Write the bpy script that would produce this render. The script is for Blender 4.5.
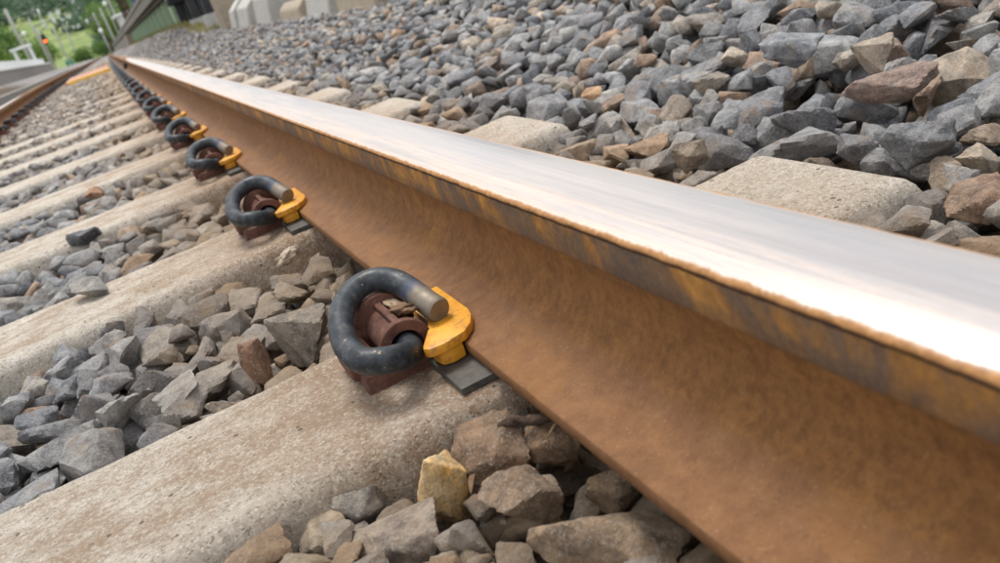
import bpy, bmesh, math, random
import numpy as np
from mathutils import Vector, Matrix, noise
random.seed(7); rng = np.random.default_rng(11)
for o in list(bpy.data.objects): bpy.data.objects.remove(o)
scn = bpy.context.scene
COL = scn.collection
PI = math.pi

# ------------------------------------------------------------------ camera
cam_d = bpy.data.cameras.new('camera'); cam = bpy.data.objects.new('camera', cam_d); COL.objects.link(cam)
right = Vector((0.86784956, -0.39199737, -0.30524612)); up = Vector((0.41210597, 0.22480708, 0.88296684)); fwd = Vector((0.27749919, 0.89207614, -0.35664318))
cpos = Vector((-0.21557, -0.62675, 0.29186))
M = Matrix((right, up, -fwd)).transposed().to_4x4(); M.translation = cpos
cam.matrix_world = M
cam_d.sensor_width = 36; cam_d.lens = 33.16
cam_d.clip_start = 0.01; cam_d.clip_end = 6000
cam_d.dof.use_dof = True; cam_d.dof.focus_distance = 0.76; cam_d.dof.aperture_fstop = 11.5
scn.camera = cam
scn.render.resolution_x = 1024; scn.render.resolution_y = 577

# ------------------------------------------------------------------ light
SUN_EL, SUN_AZ = math.radians(70), math.radians(6)      # azimuth from +Y towards +X
w = bpy.data.worlds.new('World'); scn.world = w; w.use_nodes = True
nt = w.node_tree; nt.nodes.clear()
def N(t, k, **a):
    n = t.nodes.new(k)
    for i, v in a.items(): setattr(n, i, v)
    return n
sky = N(nt, 'ShaderNodeTexSky', sky_type='NISHITA', sun_disc=False, sun_elevation=SUN_EL, sun_rotation=SUN_AZ, dust_density=4.0, air_density=1.0)
cl = N(nt, 'ShaderNodeTexNoise'); cl.inputs['Scale'].default_value = 2.2; cl.inputs['Detail'].default_value = 5
tcw = N(nt, 'ShaderNodeTexCoord'); mp = N(nt, 'ShaderNodeMapping'); mp.inputs['Scale'].default_value = (1, 1, 2.5)
nt.links.new(tcw.outputs['Generated'], mp.inputs[0]); nt.links.new(mp.outputs[0], cl.inputs['Vector'])
cr = N(nt, 'ShaderNodeValToRGB'); cr.color_ramp.elements[0].position = .3; cr.color_ramp.elements[1].position = .7
cr.color_ramp.elements[0].color = (7.0, 7.3, 7.9, 1); cr.color_ramp.elements[1].color = (11.5, 11.4, 11.2, 1)
nt.links.new(cl.outputs[0], cr.inputs[0])
mxw = N(nt, 'ShaderNodeMixRGB'); mxw.inputs[0].default_value = .85
nt.links.new(sky.outputs[0], mxw.inputs[1]); nt.links.new(cr.outputs[0], mxw.inputs[2])
bg = N(nt, 'ShaderNodeBackground'); bg.inputs[1].default_value = .102
wo = N(nt, 'ShaderNodeOutputWorld')
nt.links.new(mxw.outputs[0], bg.inputs[0]); nt.links.new(bg.outputs[0], wo.inputs[0])
sd = bpy.data.lights.new('sun', 'SUN'); sun = bpy.data.objects.new('sun', sd); COL.objects.link(sun)
sd.energy = 2.2; sd.angle = math.radians(22); sd.color = (1, .97, .93)
sdir = Vector((math.sin(SUN_AZ)*math.cos(SUN_EL), math.cos(SUN_AZ)*math.cos(SUN_EL), math.sin(SUN_EL)))
sun.rotation_euler = sdir.to_track_quat('Z', 'Y').to_euler()
vs = scn.view_settings; vs.view_transform = 'Standard'; vs.look = 'None'; vs.gamma = 1; vs.exposure = .40; vs.use_curve_mapping = False

# ------------------------------------------------------------------ helpers
def g(y):                       # the line bends gently right and down with distance
    if y < 5: return 0.0
    y = min(y, 200)
    return .0077*((y-5)**2/20 if y < 15 else y-10)
def B(x, y, z): return (x+g(y), y, z-g(y))
def tag(o, label=None, cat=None, group=None, kind=None):
    if label: o['label'] = label
    if cat: o['category'] = cat
    if group: o['group'] = group
    if kind: o['kind'] = kind
    return o
def empty(name, loc, rz=0):
    o = bpy.data.objects.new(name, None); COL.objects.link(o); o.location = loc; o.rotation_euler = (0, 0, rz); o.empty_display_size = .05; return o
def link(name, me, mat=None, parent=None, loc=None):
    o = bpy.data.objects.new(name, me); COL.objects.link(o)
    if mat and not me.materials: me.materials.append(mat)
    if parent: o.parent = parent
    if loc: o.location = loc
    return o
def mesh(name, v, f, smooth=False):
    me = bpy.data.meshes.new(name); me.from_pydata([tuple(p) for p in v], [], f); me.update()
    if smooth: me.polygons.foreach_set('use_smooth', [True]*len(me.polygons))
    return me
def bm_mesh(name, bm, smooth=False):
    me = bpy.data.meshes.new(name); bmesh.ops.recalc_face_normals(bm, faces=bm.faces[:]); bm.to_mesh(me); bm.free()
    if smooth: me.polygons.foreach_set('use_smooth', [True]*len(me.polygons))
    return me
def sharp(me, ang=35): me.set_sharp_from_angle(angle=math.radians(ang))
def box(bm, x0, x1, y0, y1, z0, z1, bev=0, seg=2, top=None, taper=0):
    vs_ = [bm.verts.new((x, y, z)) for z in (z0, z1) for x, y in ((x0+(taper if z == z1 else 0), y0+(taper if z == z1 else 0)), (x1-(taper if z == z1 else 0), y0+(taper if z == z1 else 0)), (x1-(taper if z == z1 else 0), y1-(taper if z == z1 else 0)), (x0+(taper if z == z1 else 0), y1-(taper if z == z1 else 0)))]
    fs = [bm.faces.new([vs_[i] for i in q]) for q in ((3,2,1,0),(4,5,6,7),(0,1,5,4),(1,2,6,5),(2,3,7,6),(3,0,4,7))]
    if bev:
        es = list({e for f in fs for e in f.edges})
        bmesh.ops.bevel(bm, geom=es, offset=bev, segments=seg, profile=.5, affect='EDGES')
    return vs_
def box_mesh(name, *a, smooth=False, **k):
    bm = bmesh.new(); box(bm, *a, **k); return bm_mesh(name, bm, smooth)
def prism(bm, pts, z0, z1, bev=0, seg=2):
    lo = [bm.verts.new((x, y, z0)) for x, y in pts]; hi = [bm.verts.new((x, y, z1)) for x, y in pts]
    n = len(pts); fs = [bm.faces.new(lo[::-1]), bm.faces.new(hi)]
    for i in range(n): fs.append(bm.faces.new((lo[i], lo[(i+1) % n], hi[(i+1) % n], hi[i])))
    if bev: bmesh.ops.bevel(bm, geom=list({e for f in fs for e in f.edges}), offset=bev, segments=seg, profile=.5, affect='EDGES')
def catmull(P, n):
    P = [Vector(p) for p in P]; P = [P[0]*2-P[1]]+P+[P[-1]*2-P[-2]]; out = []
    for i in range(1, len(P)-2):
        for k in range(n):
            t = k/n; a, b, c, d = P[i-1], P[i], P[i+1], P[i+2]
            out.append(.5*((2*b)+(c-a)*t+(2*a-5*b+4*c-d)*t*t+(3*b-a-3*c+d)*t**3))
    out.append(P[-2]); return out
def tube(bm, path, rad, n=16, cap=True):
    """round bar along a path, parallel-transported rings; rad is a number or f(t)"""
    path = [Vector(p) for p in path]; rings = []; prev = None
    for i, p in enumerate(path):
        t = (path[min(i+1, len(path)-1)]-path[max(i-1, 0)]).normalized()
        if prev is None:
            a = t.orthogonal().normalized()
        else:
            a = (prev - t*prev.dot(t)).normalized()
        prev = a; b = t.cross(a)
        r = rad(i/(len(path)-1)) if callable(rad) else rad
        rings.append([bm.verts.new(p+(a*math.cos(2*PI*k/n)+b*math.sin(2*PI*k/n))*r) for k in range(n)])
    for i in range(len(rings)-1):
        for k in range(n):
            f = bm.faces.new((rings[i][k], rings[i][(k+1) % n], rings[i+1][(k+1) % n], rings[i+1][k])); f.smooth = True
    if cap:
        bm.faces.new(rings[0][::-1]); bm.faces.new(rings[-1])
    return rings

# ------------------------------------------------------------------ materials
def mat(name, col=(.5, .5, .5), rough=.8, metal=0.0):
    m = bpy.data.materials.new(name); m.use_nodes = True; t = m.node_tree; t.nodes.clear()
    o = N(t, 'ShaderNodeOutputMaterial'); p = N(t, 'ShaderNodeBsdfPrincipled'); t.links.new(p.outputs[0], o.inputs[0])
    p.inputs['Base Color'].default_value = (*col, 1); p.inputs['Roughness'].default_value = rough; p.inputs['Metallic'].default_value = metal
    p.inputs['Specular IOR Level'].default_value = .25 if metal == 0 and rough > .6 else .5
    return m, t, p
def val(t, x): return x
def noise_n(t, vec, scale, detail=5, rough=.6, dist=0):
    n = N(t, 'ShaderNodeTexNoise'); n.inputs['Scale'].default_value = scale; n.inputs['Detail'].default_value = detail; n.inputs['Roughness'].default_value = rough; n.inputs['Distortion'].default_value = dist
    if vec is not None: t.links.new(vec, n.inputs['Vector'])
    return n.outputs[0]
def mapn(t, vec, scale=(1, 1, 1), loc=(0, 0, 0)):
    n = N(t, 'ShaderNodeMapping'); n.inputs['Scale'].default_value = scale; n.inputs['Location'].default_value = loc; t.links.new(vec, n.inputs[0]); return n.outputs[0]
def ramp(t, fac, stops, interp='LINEAR'):
    n = N(t, 'ShaderNodeValToRGB'); n.color_ramp.interpolation = interp; e = n.color_ramp.elements
    while len(e) < len(stops): e.new(.5)
    for i, (p, c) in enumerate(stops):
        e[i].position = p; e[i].color = (*c, 1) if len(c) == 3 else c
    t.links.new(fac, n.inputs[0]); return n.outputs[0]
def rmp(t, v, a, b, c=0, d=1):
    n = N(t, 'ShaderNodeMapRange', clamp=True); n.interpolation_type = 'SMOOTHSTEP'
    for i, q in zip((1, 2, 3, 4), (a, b, c, d)): n.inputs[i].default_value = q
    t.links.new(v, n.inputs[0]); return n.outputs[0]
def mth(t, op, a, b=None, c=None):
    n = N(t, 'ShaderNodeMath', operation=op)
    for i, q in enumerate((a, b, c)):
        if q is None: continue
        if isinstance(q, (int, float)): n.inputs[i].default_value = q
        else: t.links.new(q, n.inputs[i])
    return n.outputs[0]
def mix(t, fac, a, b, mode='MIX'):
    n = N(t, 'ShaderNodeMixRGB', blend_type=mode)
    for i, q in enumerate((fac, a, b)):
        if isinstance(q, (int, float)): n.inputs[i].default_value = q
        elif isinstance(q, tuple): n.inputs[i].default_value = (*q, 1)
        else: t.links.new(q, n.inputs[i])
    return n.outputs[0]
def bump(t, p, h, strength=.5, dist=.001):
    n = N(t, 'ShaderNodeBump'); n.inputs['Strength'].default_value = strength; n.inputs['Distance'].default_value = dist
    t.links.new(h, n.inputs['Height']); t.links.new(n.outputs[0], p.inputs['Normal'])
def gpos(t): return N(t, 'ShaderNodeNewGeometry').outputs['Position']
def opos(t): return N(t, 'ShaderNodeTexCoord').outputs['Object']
def sep(t, v):
    n = N(t, 'ShaderNodeSeparateXYZ'); t.links.new(v, n.inputs[0]); return n.outputs
def simple(name, c0, c1, scale, rough=.8, metal=0, bs=.4, bd=.002, world=False):
    m, t, p = mat(name, c0, rough, metal); v = gpos(t) if world else opos(t)
    n = noise_n(t, v, scale, 6, .65)
    t.links.new(ramp(t, n, [(.3, c0), (.7, c1)]), p.inputs['Base Color']); bump(t, p, noise_n(t, v, scale*4, 4), bs, bd); return m

STONE_STOPS = [(.0, (.15, .155, .165)), (.12, (.24, .245, .26)), (.28, (.335, .34, .35)), (.44, (.27, .27, .275)), (.60, (.42, .415, .41)), (.74, (.33, .32, .31)), (.84, (.42, .36, .29)), (.90, (.31, .22, .165)), (.95, (.42, .29, .20)), (1, (.50, .44, .36))]
def stone_mat(name, source, col=None, col2=None):
    m, t, p = mat(name, rough=.82); gp = gpos(t)
    if source == 'object': r = N(t, 'ShaderNodeObjectInfo').outputs['Random']
    elif source == 'attr': r = N(t, 'ShaderNodeAttribute', attribute_name='rnd').outputs['Fac']
    else: r = None
    if r is not None:
        base = ramp(t, r, STONE_STOPS)
        r2 = mth(t, 'FRACT', mth(t, 'MULTIPLY', r, 37.7))
        base = mix(t, 1.0, base, ramp(t, r2, [(0, (.72, .74, .78)), (1, (1.22, 1.2, 1.16))]), 'MULTIPLY')
    else: base = ramp(t, noise_n(t, gp, 38, 4), [(.35, col), (.65, col2 or col)])
    # mineral mottling, then brown iron dust that thins out away from the rail, then pale broken edges
    c = mix(t, 1.0, base, ramp(t, noise_n(t, gp, 65, 7, .72), [(.34, (.50, .50, .52)), (.5, (1, 1, 1)), (.64, (1.40, 1.37, 1.32))]), 'MULTIPLY')
    c = mix(t, rmp(t, noise_n(t, gp, 380, 4, .75), .53, .62, 0, .38), c, (.58, .56, .52))
    c = mix(t, rmp(t, noise_n(t, mapn(t, gp, loc=(5, 2, 9)), 330, 4, .75), .54, .63, 0, .45 if r is not None else .22), c, (.09, .085, .08))
    c = mix(t, rmp(t, noise_n(t, gp, 24, 6, .7), .54, .66, 0, .5), c, (.33, .23, .15))
    x = mth(t, 'ABSOLUTE', sep(t, gp)[0])
    dust = mth(t, 'MULTIPLY', rmp(t, x, .13, .42, .95, 0), rmp(t, noise_n(t, gp, 30, 4), .25, .62, .45, 1))
    mid_ = mth(t, 'MULTIPLY', mth(t, 'MULTIPLY', rmp(t, sep(t, gp)[1], .9, 4.5, 0, .55), rmp(t, mth(t, 'ABSOLUTE', mth(t, 'ADD', sep(t, gp)[0], .49)), .55, .75, 1, 0)), rmp(t, noise_n(t, gp, 9, 4), .3, .6, .4, 1))
    c = mix(t, mid_, c, (.40, .315, .235))
    c = mix(t, dust, c, mix(t, .72, c, (.35, .235, .125)) if col is None else c)
    t.links.new(c, p.inputs['Base Color'])
    h = mth(t, 'ADD', noise_n(t, gp, 130, 8, .75), mth(t, 'MULTIPLY', noise_n(t, gp, 650, 3, .7), .35))
    bump(t, p, h, 1.0, .0055)
    t.links.new(rmp(t, noise_n(t, gp, 200, 3), .3, .7, .7, .95), p.inputs['Roughness'])
    return m
M_STONE_O = stone_mat('stone_single', 'object'); M_STONE_A = stone_mat('stone_mass', 'attr')

def concrete_mat(name, stain=True, warm=(.47, .415, .345), pale=(.62, .57, .50)):
    m, t, p = mat(name, rough=.9); gp = gpos(t)
    c = ramp(t, noise_n(t, gp, 14, 6, .65), [(.3, warm), (.7, pale)])
    c = mix(t, 1.0, c, ramp(t, noise_n(t, gp, 90, 6, .75), [(.36, (.74, .72, .69)), (.5, (1, 1, 1)), (.64, (1.15, 1.14, 1.12))]), 'MULTIPLY')
    c = mix(t, rmp(t, noise_n(t, gp, 420, 2, .5), .60, .66, 0, .75), c, (.80, .77, .70))     # pale aggregate
    c = mix(t, rmp(t, noise_n(t, mapn(t, gp, loc=(3, 7, 1)), 360, 2, .5), .60, .66, 0, .7), c, (.20, .165, .12))   # open pores
    if stain:
        x = mth(t, 'ABSOLUTE', sep(t, gp)[0])
        s = mth(t, 'MULTIPLY', rmp(t, x, .05, .42, 1, 0), rmp(t, noise_n(t, gp, 11, 6, .7), .28, .66, .25, 1))
        c = mix(t, mth(t, 'MULTIPLY', s, .8), c, mix(t, 1.0, c, (.74, .54, .38), 'MULTIPLY'))
        s2 = mth(t, 'MULTIPLY', rmp(t, x, .07, .30, 1, 0), rmp(t, noise_n(t, gp, 60, 8, .8), .42, .60, .30, .9))
        c = mix(t, s2, c, (.27, .165, .098))
        # walked-on brown grime on the flat top, the rounded edges worn clean
        yl = mth(t, 'ABSOLUTE', sep(t, opos(t))[1])
        flat = rmp(t, mth(t, 'ADD', yl, mth(t, 'MULTIPLY', mth(t, 'SUBTRACT', noise_n(t, gp, 30, 6, .7), .5), .05)), .060, .094, 1, 0)
        gr = mth(t, 'MULTIPLY', flat, rmp(t, noise_n(t, mapn(t, gp, (1, 1.8, 1)), 13, 9, .8), .42, .58, .05, .72))
        gr = mth(t, 'MULTIPLY', gr, rmp(t, x, .28, .9, 1.15, .4)); gr = mth(t, 'MULTIPLY', gr, rmp(t, sep(t, gp)[0], -.05, .12, 1, .35))
        c = mix(t, gr, c, (.31, .215, .14))
        c = mix(t, rmp(t, noise_n(t, gp, 330, 4, .75), .53, .60, 0, .5), c, (.70, .66, .57))
    hv = N(t, 'ShaderNodeTexVoronoi'); hv.inputs['Scale'].default_value = 95; t.links.new(gp, hv.inputs['Vector'])
    hole = mth(t, 'MULTIPLY', rmp(t, hv.outputs['Distance'], .10, .20, 1, 0), rmp(t, sep(t, hv.outputs['Color'])[0], .80, .84, 0, 1))
    c = mix(t, mth(t, 'MULTIPLY', hole, .8), c, (.13, .10, .075))
    t.links.new(c, p.inputs['Base Color'])
    vo = N(t, 'ShaderNodeTexVoronoi'); vo.inputs['Scale'].default_value = 260; t.links.new(gp, vo.inputs['Vector'])
    h = mth(t, 'ADD', noise_n(t, gp, 260, 6, .8), mth(t, 'MULTIPLY', rmp(t, vo.outputs[0], 0, .35, 0, 1), .5))
    h = mth(t, 'SUBTRACT', h, mth(t, 'MULTIPLY', hole, 1.2))
    bump(t, p, h, 1.0, .0032); return m
M_CONC = concrete_mat('sleeper_concrete'); M_CONC_P = concrete_mat('plain_concrete', False, (.42, .41, .38), (.56, .55, .52))
M_CONC_G = concrete_mat('grey_concrete', False, (.22, .21, .20), (.33, .32, .30)); M_CONC_T = concrete_mat('tan_concrete', False, (.33, .27, .20), (.45, .38, .29))

def rail_mat():
    m, t, p = mat('rail_steel_and_rust'); op = opos(t); s = sep(t, op); X, Y, Z = s
    grain0 = noise_n(t, op, 260, 6, .8); fine = noise_n(t, op, 420, 5, .75); mid = noise_n(t, op, 60, 6, .7); big = noise_n(t, mapn(t, op, (1, .5, 1)), 22, 5, .65)
    # web: deep orange brown; foot: paler dusty brown
    web = ramp(t, mid, [(.30, (.175, .078, .025)), (.5, (.225, .103, .033)), (.70, (.275, .130, .042))])
    web = mix(t, rmp(t, big, .54, .68, 0, .4), web, (.37, .175, .042))
    web = mix(t, 1.0, web, ramp(t, noise_n(t, op, 170, 6, .75), [(.36, (.76, .74, .72)), (.5, (1, 1, 1)), (.64, (1.2, 1.17, 1.12))]), 'MULTIPLY')
    foot = ramp(t, mid, [(.30, (.150, .070, .030)), (.5, (.20, .096, .041)), (.70, (.245, .125, .056))])
    foot = mix(t, rmp(t, big, .48, .64, 0, .45), foot, (.27, .125, .040))
    foot = mix(t, rmp(t, noise_n(t, op, 900, 2, .5), .70, .76, 0, .8), foot, (.5, .42, .34))
    c = mix(t, rmp(t, mth(t, 'ADD', Z, mth(t, 'MULTIPLY', mid, .006)), .0385, .0455), foot, web)
    c = mix(t, rmp(t, noise_n(t, op, 420, 5, .8), .54, .66, 0, .5), c, (.10, .048, .024))
    c = mix(t, rmp(t, noise_n(t, mapn(t, op, loc=(4, 4, 4)), 260, 5, .8), .58, .68, 0, .35), c, (.42, .25, .13))
    c = mix(t, rmp(t, noise_n(t, mapn(t, op, (40, 3.5, 60)), 1, 5, .7), .56, .70, 0, .35), c, (.12, .062, .032))
    # head side: orange with dark bruise-like upright bands
    v = mapn(t, op, (6, 22, 14)); band = noise_n(t, v, 1.0, 6, .66, .9)
    side = ramp(t, band, [(.34, (.13, .095, .075)), (.46, (.20, .120, .066)), (.55, (.34, .165, .048)), (.68, (.52, .26, .060))])
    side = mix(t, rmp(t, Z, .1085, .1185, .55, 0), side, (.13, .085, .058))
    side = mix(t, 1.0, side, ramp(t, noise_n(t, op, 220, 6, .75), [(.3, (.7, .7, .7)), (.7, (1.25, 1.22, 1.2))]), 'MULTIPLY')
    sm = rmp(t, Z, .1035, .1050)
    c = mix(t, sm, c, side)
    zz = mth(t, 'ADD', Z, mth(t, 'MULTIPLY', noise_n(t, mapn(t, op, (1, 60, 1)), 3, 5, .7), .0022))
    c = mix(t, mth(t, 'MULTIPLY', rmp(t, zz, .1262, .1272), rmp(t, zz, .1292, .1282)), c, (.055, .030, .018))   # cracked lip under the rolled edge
    c = mix(t, rmp(t, zz, .1283, .1290), c, mix(t, rmp(t, grain0, .35, .65), (.30, .145, .055), (.47, .245, .095)))
    # running band: polished steel, fading to a thin rusty line at each side
    wob = mth(t, 'MULTIPLY', mth(t, 'SUBTRACT', noise_n(t, mapn(t, op, (30, 45, 1)), 2, 7, .8), .5), .006)
    ax = mth(t, 'ADD', mth(t, 'ABSOLUTE', mth(t, 'SUBTRACT', X, -.0004)), wob)
    top = mth(t, 'MULTIPLY', rmp(t, ax, .0299, .0276), rmp(t, Z, .1288, .1296))
    streak = noise_n(t, mapn(t, op, (520, 2.6, 1)), 1, 5, .7)
    streak2 = noise_n(t, mapn(t, op, (120, 5, 1)), 1, 5, .75)
    grain = noise_n(t, op, 600, 4, .7)
    steel = ramp(t, streak, [(.36, (.54, .505, .49)), (.64, (.63, .60, .588))])
    edge = mth(t, 'MULTIPLY', rmp(t, X, .012, -.027, 0, 1), rmp(t, streak2, .38, .62, .28, 1))
    rustfilm = mth(t, 'MULTIPLY', edge, rmp(t, grain, .35, .65, .35, .8))
    steel = mix(t, mth(t, 'MULTIPLY', rustfilm, .85), steel, (.70, .50, .35))
    patch = mth(t, 'MULTIPLY', rmp(t, noise_n(t, mapn(t, op, (24, 3.2, 1)), 1, 6, .7), .42, .66, .06, .42), rmp(t, grain, .3, .7, .7, 1))
    rustfilm = mth(t, 'MAXIMUM', rustfilm, patch); steel = mix(t, mth(t, 'MULTIPLY', patch, .7), steel, (.56, .45, .36))
    steel = mix(t, rmp(t, noise_n(t, mapn(t, op, (900, 14, 1)), 1, 3, .7), .58, .68, 0, .35), steel, (.36, .32, .29))
    c = mix(t, top, c, steel)
    t.links.new(c, p.inputs['Base Color'])
    t.links.new(mth(t, 'MULTIPLY', top, rmp(t, rustfilm, 0, 1, 1, .55)), p.inputs['Metallic'])
    rr = mth(t, 'ADD', mth(t, 'MULTIPLY', streak, .07), mth(t, 'MULTIPLY', rustfilm, .2))
    rr = mth(t, 'ADD', rr, .25)
    mr = N(t, 'ShaderNodeMix', data_type='FLOAT'); t.links.new(top, mr.inputs[0]); mr.inputs[2].default_value = .72; t.links.new(rr, mr.inputs[3])
    t.links.new(mr.outputs[0], p.inputs['Roughness'])
    hr = mth(t, 'MULTIPLY', mth(t, 'ADD', fine, mth(t, 'MULTIPLY', noise_n(t, op, 330, 6, .8), 1.5)), mth(t, 'SUBTRACT', 1.03, top))
    bump(t, p, mth(t, 'ADD', hr, mth(t, 'MULTIPLY', streak, .003)), .42, .0011)
    return m
M_RAIL = rail_mat()

def clip_mat():
    m, t, p = mat('clip_paint'); op = opos(t); a = N(t, 'ShaderNodeAttribute', attribute_name='along').outputs['Fac']
    a2 = mth(t, 'ADD', a, mth(t, 'MULTIPLY', mth(t, 'SUBTRACT', noise_n(t, op, 90, 4), .5), .05))
    c = ramp(t, noise_n(t, op, 70, 6, .7), [(.36, (.014, .018, .023)), (.5, (.028, .034, .041)), (.64, (.055, .063, .070))])
    c = mix(t, rmp(t, noise_n(t, op, 28, 4, .6), .48, .66, 0, .4), c, (.075, .088, .10))
    orr = N(t, 'ShaderNodeObjectInfo').outputs['Random']; gpp = gpos(t)
    dirt = mth(t, 'MULTIPLY', rmp(t, noise_n(t, gpp, 110, 8, .8), .52, .66), mth(t, 'ADD', .18, mth(t, 'MULTIPLY', orr, .3)))
    c = mix(t, dirt, c, (.20, .16, .12))
    sp = rmp(t, noise_n(t, gpp, 200, 3, .6), .68, .71); c = mix(t, sp, c, (.45, .27, .16))
    c = mix(t, rmp(t, a2, .845, .885), c, (.055, .068, .105))
    c = mix(t, rmp(t, a2, .875, .915), c, mix(t, noise_n(t, op, 160, 5, .7), (.15, .12, .09), (.27, .235, .19)))
    t.links.new(c, p.inputs['Base Color'])
    t.links.new(mth(t, 'ADD', rmp(t, noise_n(t, op, 60, 5, .7), .35, .65, .32, .55), mth(t, 'MULTIPLY', rmp(t, a2, .87, .91), .15)), p.inputs['Roughness'])
    t.links.new(rmp(t, a2, .87, .91, 0, .35), p.inputs['Metallic'])
    bump(t, p, mth(t, 'ADD', noise_n(t, op, 110, 4, .6), mth(t, 'MULTIPLY', noise_n(t, op, 700, 3), .12)), .3, .0012); return m
M_CLIP = clip_mat()
def cast_mat():
    m, t, p = mat('cast_iron_rust', rough=.8); op = opos(t)
    c = ramp(t, noise_n(t, op, 60, 6, .7), [(.3, (.055, .025, .018)), (.5, (.125, .056, .040)), (.75, (.21, .105, .072))])
    c = mix(t, rmp(t, noise_n(t, op, 240, 4, .7), .6, .72, 0, .5), c, (.33, .24, .19))
    t.links.new(c, p.inputs['Base Color']); t.links.new(rmp(t, noise_n(t, op, 90, 4), .3, .7, .5, .85), p.inputs['Roughness'])
    bump(t, p, noise_n(t, op, 190, 7, .75), .7, .0016); return m
M_CAST = cast_mat()
def ins_mat():
    m, t, p = mat('insulator_yellow', rough=.5); op = opos(t)
    c = ramp(t, noise_n(t, op, 55, 5, .65), [(.36, (.58, .24, .012)), (.64, (.80, .38, .030))])
    c = mix(t, rmp(t, noise_n(t, op, 120, 7, .8), .52, .62, 0, .7), c, (.33, .16, .05))
    c = mix(t, rmp(t, noise_n(t, mapn(t, op, (1, 4, 1)), 160, 4, .7), .66, .72, 0, .8), c, (.08, .045, .025))
    t.links.new(c, p.inputs['Base Color']); bump(t, p, noise_n(t, op, 260, 5, .7), .35, .0008); return m
M_INS = ins_mat()
M_PAD = simple('rubber_pad', (.035, .035, .035), (.10, .088, .070), 120, .6, 0, .3, .0006)
M_DARK = simple('dark_steel', (.018, .02, .026), (.04, .043, .05), 6, .6)
M_BROWN = simple('brown_steel', (.05, .028, .018), (.10, .055, .035), 6, .7)
M_WOOD = simple('weathered_twig', (.03, .02, .015), (.15, .10, .07), 300, .9, 0, .9, .002)
M_LEAF = simple('dry_leaf', (.10, .055, .03), (.24, .15, .085), 160, .8, 0, .6, .001)
M_LEAF2 = simple('pale_wood', (.36, .25, .16), (.52, .40, .28), 160, .8, 0, .6, .001)
M_SCRAP = simple('pale_scrap', (.30, .22, .15), (.55, .46, .36), 90, .7, 0, .6, .001)
M_GREEN = simple('green_panel_paint', (.09, .16, .08), (.15, .25, .13), 2.5, .6, 0, .2, .002)
M_GREEN_L = simple('light_green_post_paint', (.33, .48, .30), (.42, .56, .36), 2.5, .6, 0, .2, .002)
M_DECK = simple('deck_edge', (.20, .19, .165), (.30, .285, .25), 3, .85)
M_DECK_U = simple('deck_underside', (.075, .068, .05), (.12, .105, .08), 3, .9)
M_WHITE = simple('white_paint', (.66, .68, .68), (.80, .81, .80), 2, .6)
M_POLE = simple('pole_concrete', (.33, .33, .32), (.46, .45, .43), 1.5, .9)
M_BARK = simple('tree_bark', (.05, .038, .026), (.12, .095, .07), 5, .95)
M_REDB = simple('red_board', (.42, .20, .13), (.52, .30, .22), 7, .75)
M_YELB = simple('yellow_board_edge', (.68, .38, .03), (.80, .50, .06), 9, .6)
M_ROOF = simple('roof_tile', (.10, .11, .13), (.18, .18, .19), 1, .8)
M_TEAL = simple('teal_paint', (.03, .22, .18), (.05, .30, .25), 2, .6)
M_WIRE = simple('copper_wire', (.10, .12, .10), (.2, .22, .2), 2, .6)
M_WIN = simple('window_glass', (.02, .025, .03), (.05, .06, .07), 1, .15)
def leaf_mat(name, a, b):
    m, t, p = mat(name, rough=.6); gp = gpos(t)
    r = N(t, 'ShaderNodeAttribute', attribute_name='rnd').outputs['Fac']
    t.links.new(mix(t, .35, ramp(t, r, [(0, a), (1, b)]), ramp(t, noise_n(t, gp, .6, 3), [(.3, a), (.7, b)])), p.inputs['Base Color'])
    p.inputs['Subsurface Weight'].default_value = 0
    tr = N(t, 'ShaderNodeBsdfTranslucent'); t.links.new(ramp(t, r, [(0, a), (1, b)]), tr.inputs[0])
    ms = N(t, 'ShaderNodeMixShader'); ms.inputs[0].default_value = .35
    t.links.new(p.outputs[0], ms.inputs[1]); t.links.new(tr.outputs[0], ms.inputs[2])
    t.links.new(ms.outputs[0], [n for n in t.nodes if n.type == 'OUTPUT_MATERIAL'][0].inputs[0]); return m
M_LF_BRIGHT = leaf_mat('foliage_bright', (.08, .155, .03), (.22, .33, .07))
M_LF_MID = leaf_mat('foliage_mid', (.05, .12, .02), (.14, .25, .05))
M_LF_DARK = leaf_mat('foliage_dark', (.05, .10, .06), (.12, .19, .115))
M_LF_DRY = leaf_mat('grass_dry', (.22, .22, .06), (.42, .36, .15))
def emit(name, c, s):
    m = bpy.data.materials.new(name); m.use_nodes = True; t = m.node_tree; t.nodes.clear()
    o = N(t, 'ShaderNodeOutputMaterial'); e = N(t, 'ShaderNodeEmission'); e.inputs[0].default_value = (*c, 1); e.inputs[1].default_value = s; t.links.new(e.outputs[0], o.inputs[0]); return m

# ------------------------------------------------------------------ terrain, ballast bed
def ysteps(a, b, s0, k):
    out = [a]
    while out[-1] < b: out.append(out[-1]+max(s0, k*abs(out[-1])))
    return out
def grid(name, xs, ys, zf, mat_, bend=True):
    v = [(B(x, y, zf(x, y)) if bend else (x, y, zf(x, y))) for y in ys for x in xs]; n = len(xs)
    f = [(j*n+i, j*n+i+1, (j+1)*n+i+1, (j+1)*n+i) for j in range(len(ys)-1) for i in range(n-1)]
    return link(name, mesh(name, v, f, True), mat_)
def sstep(a, b, x):
    t = min(1, max(0, (x-a)/(b-a))); return t*t*(3-2*t)
def hill_z(x, y):
    q = sstep(520, 1900, y-x*.35); return -.45-1.45*sstep(20, 200, y)+170*q+26*noise.noise(Vector((x*.004, y*.004, 0)))*q+3*noise.noise(Vector((x*.02, y*.02, 3)))*q
m, t, p = mat('meadow', rough=.95); gp = gpos(t)
c = ramp(t, noise_n(t, gp, .05, 6, .6), [(.3, (.12, .18, .06)), (.5, (.19, .25, .085)), (.7, (.28, .30, .13))])
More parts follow.
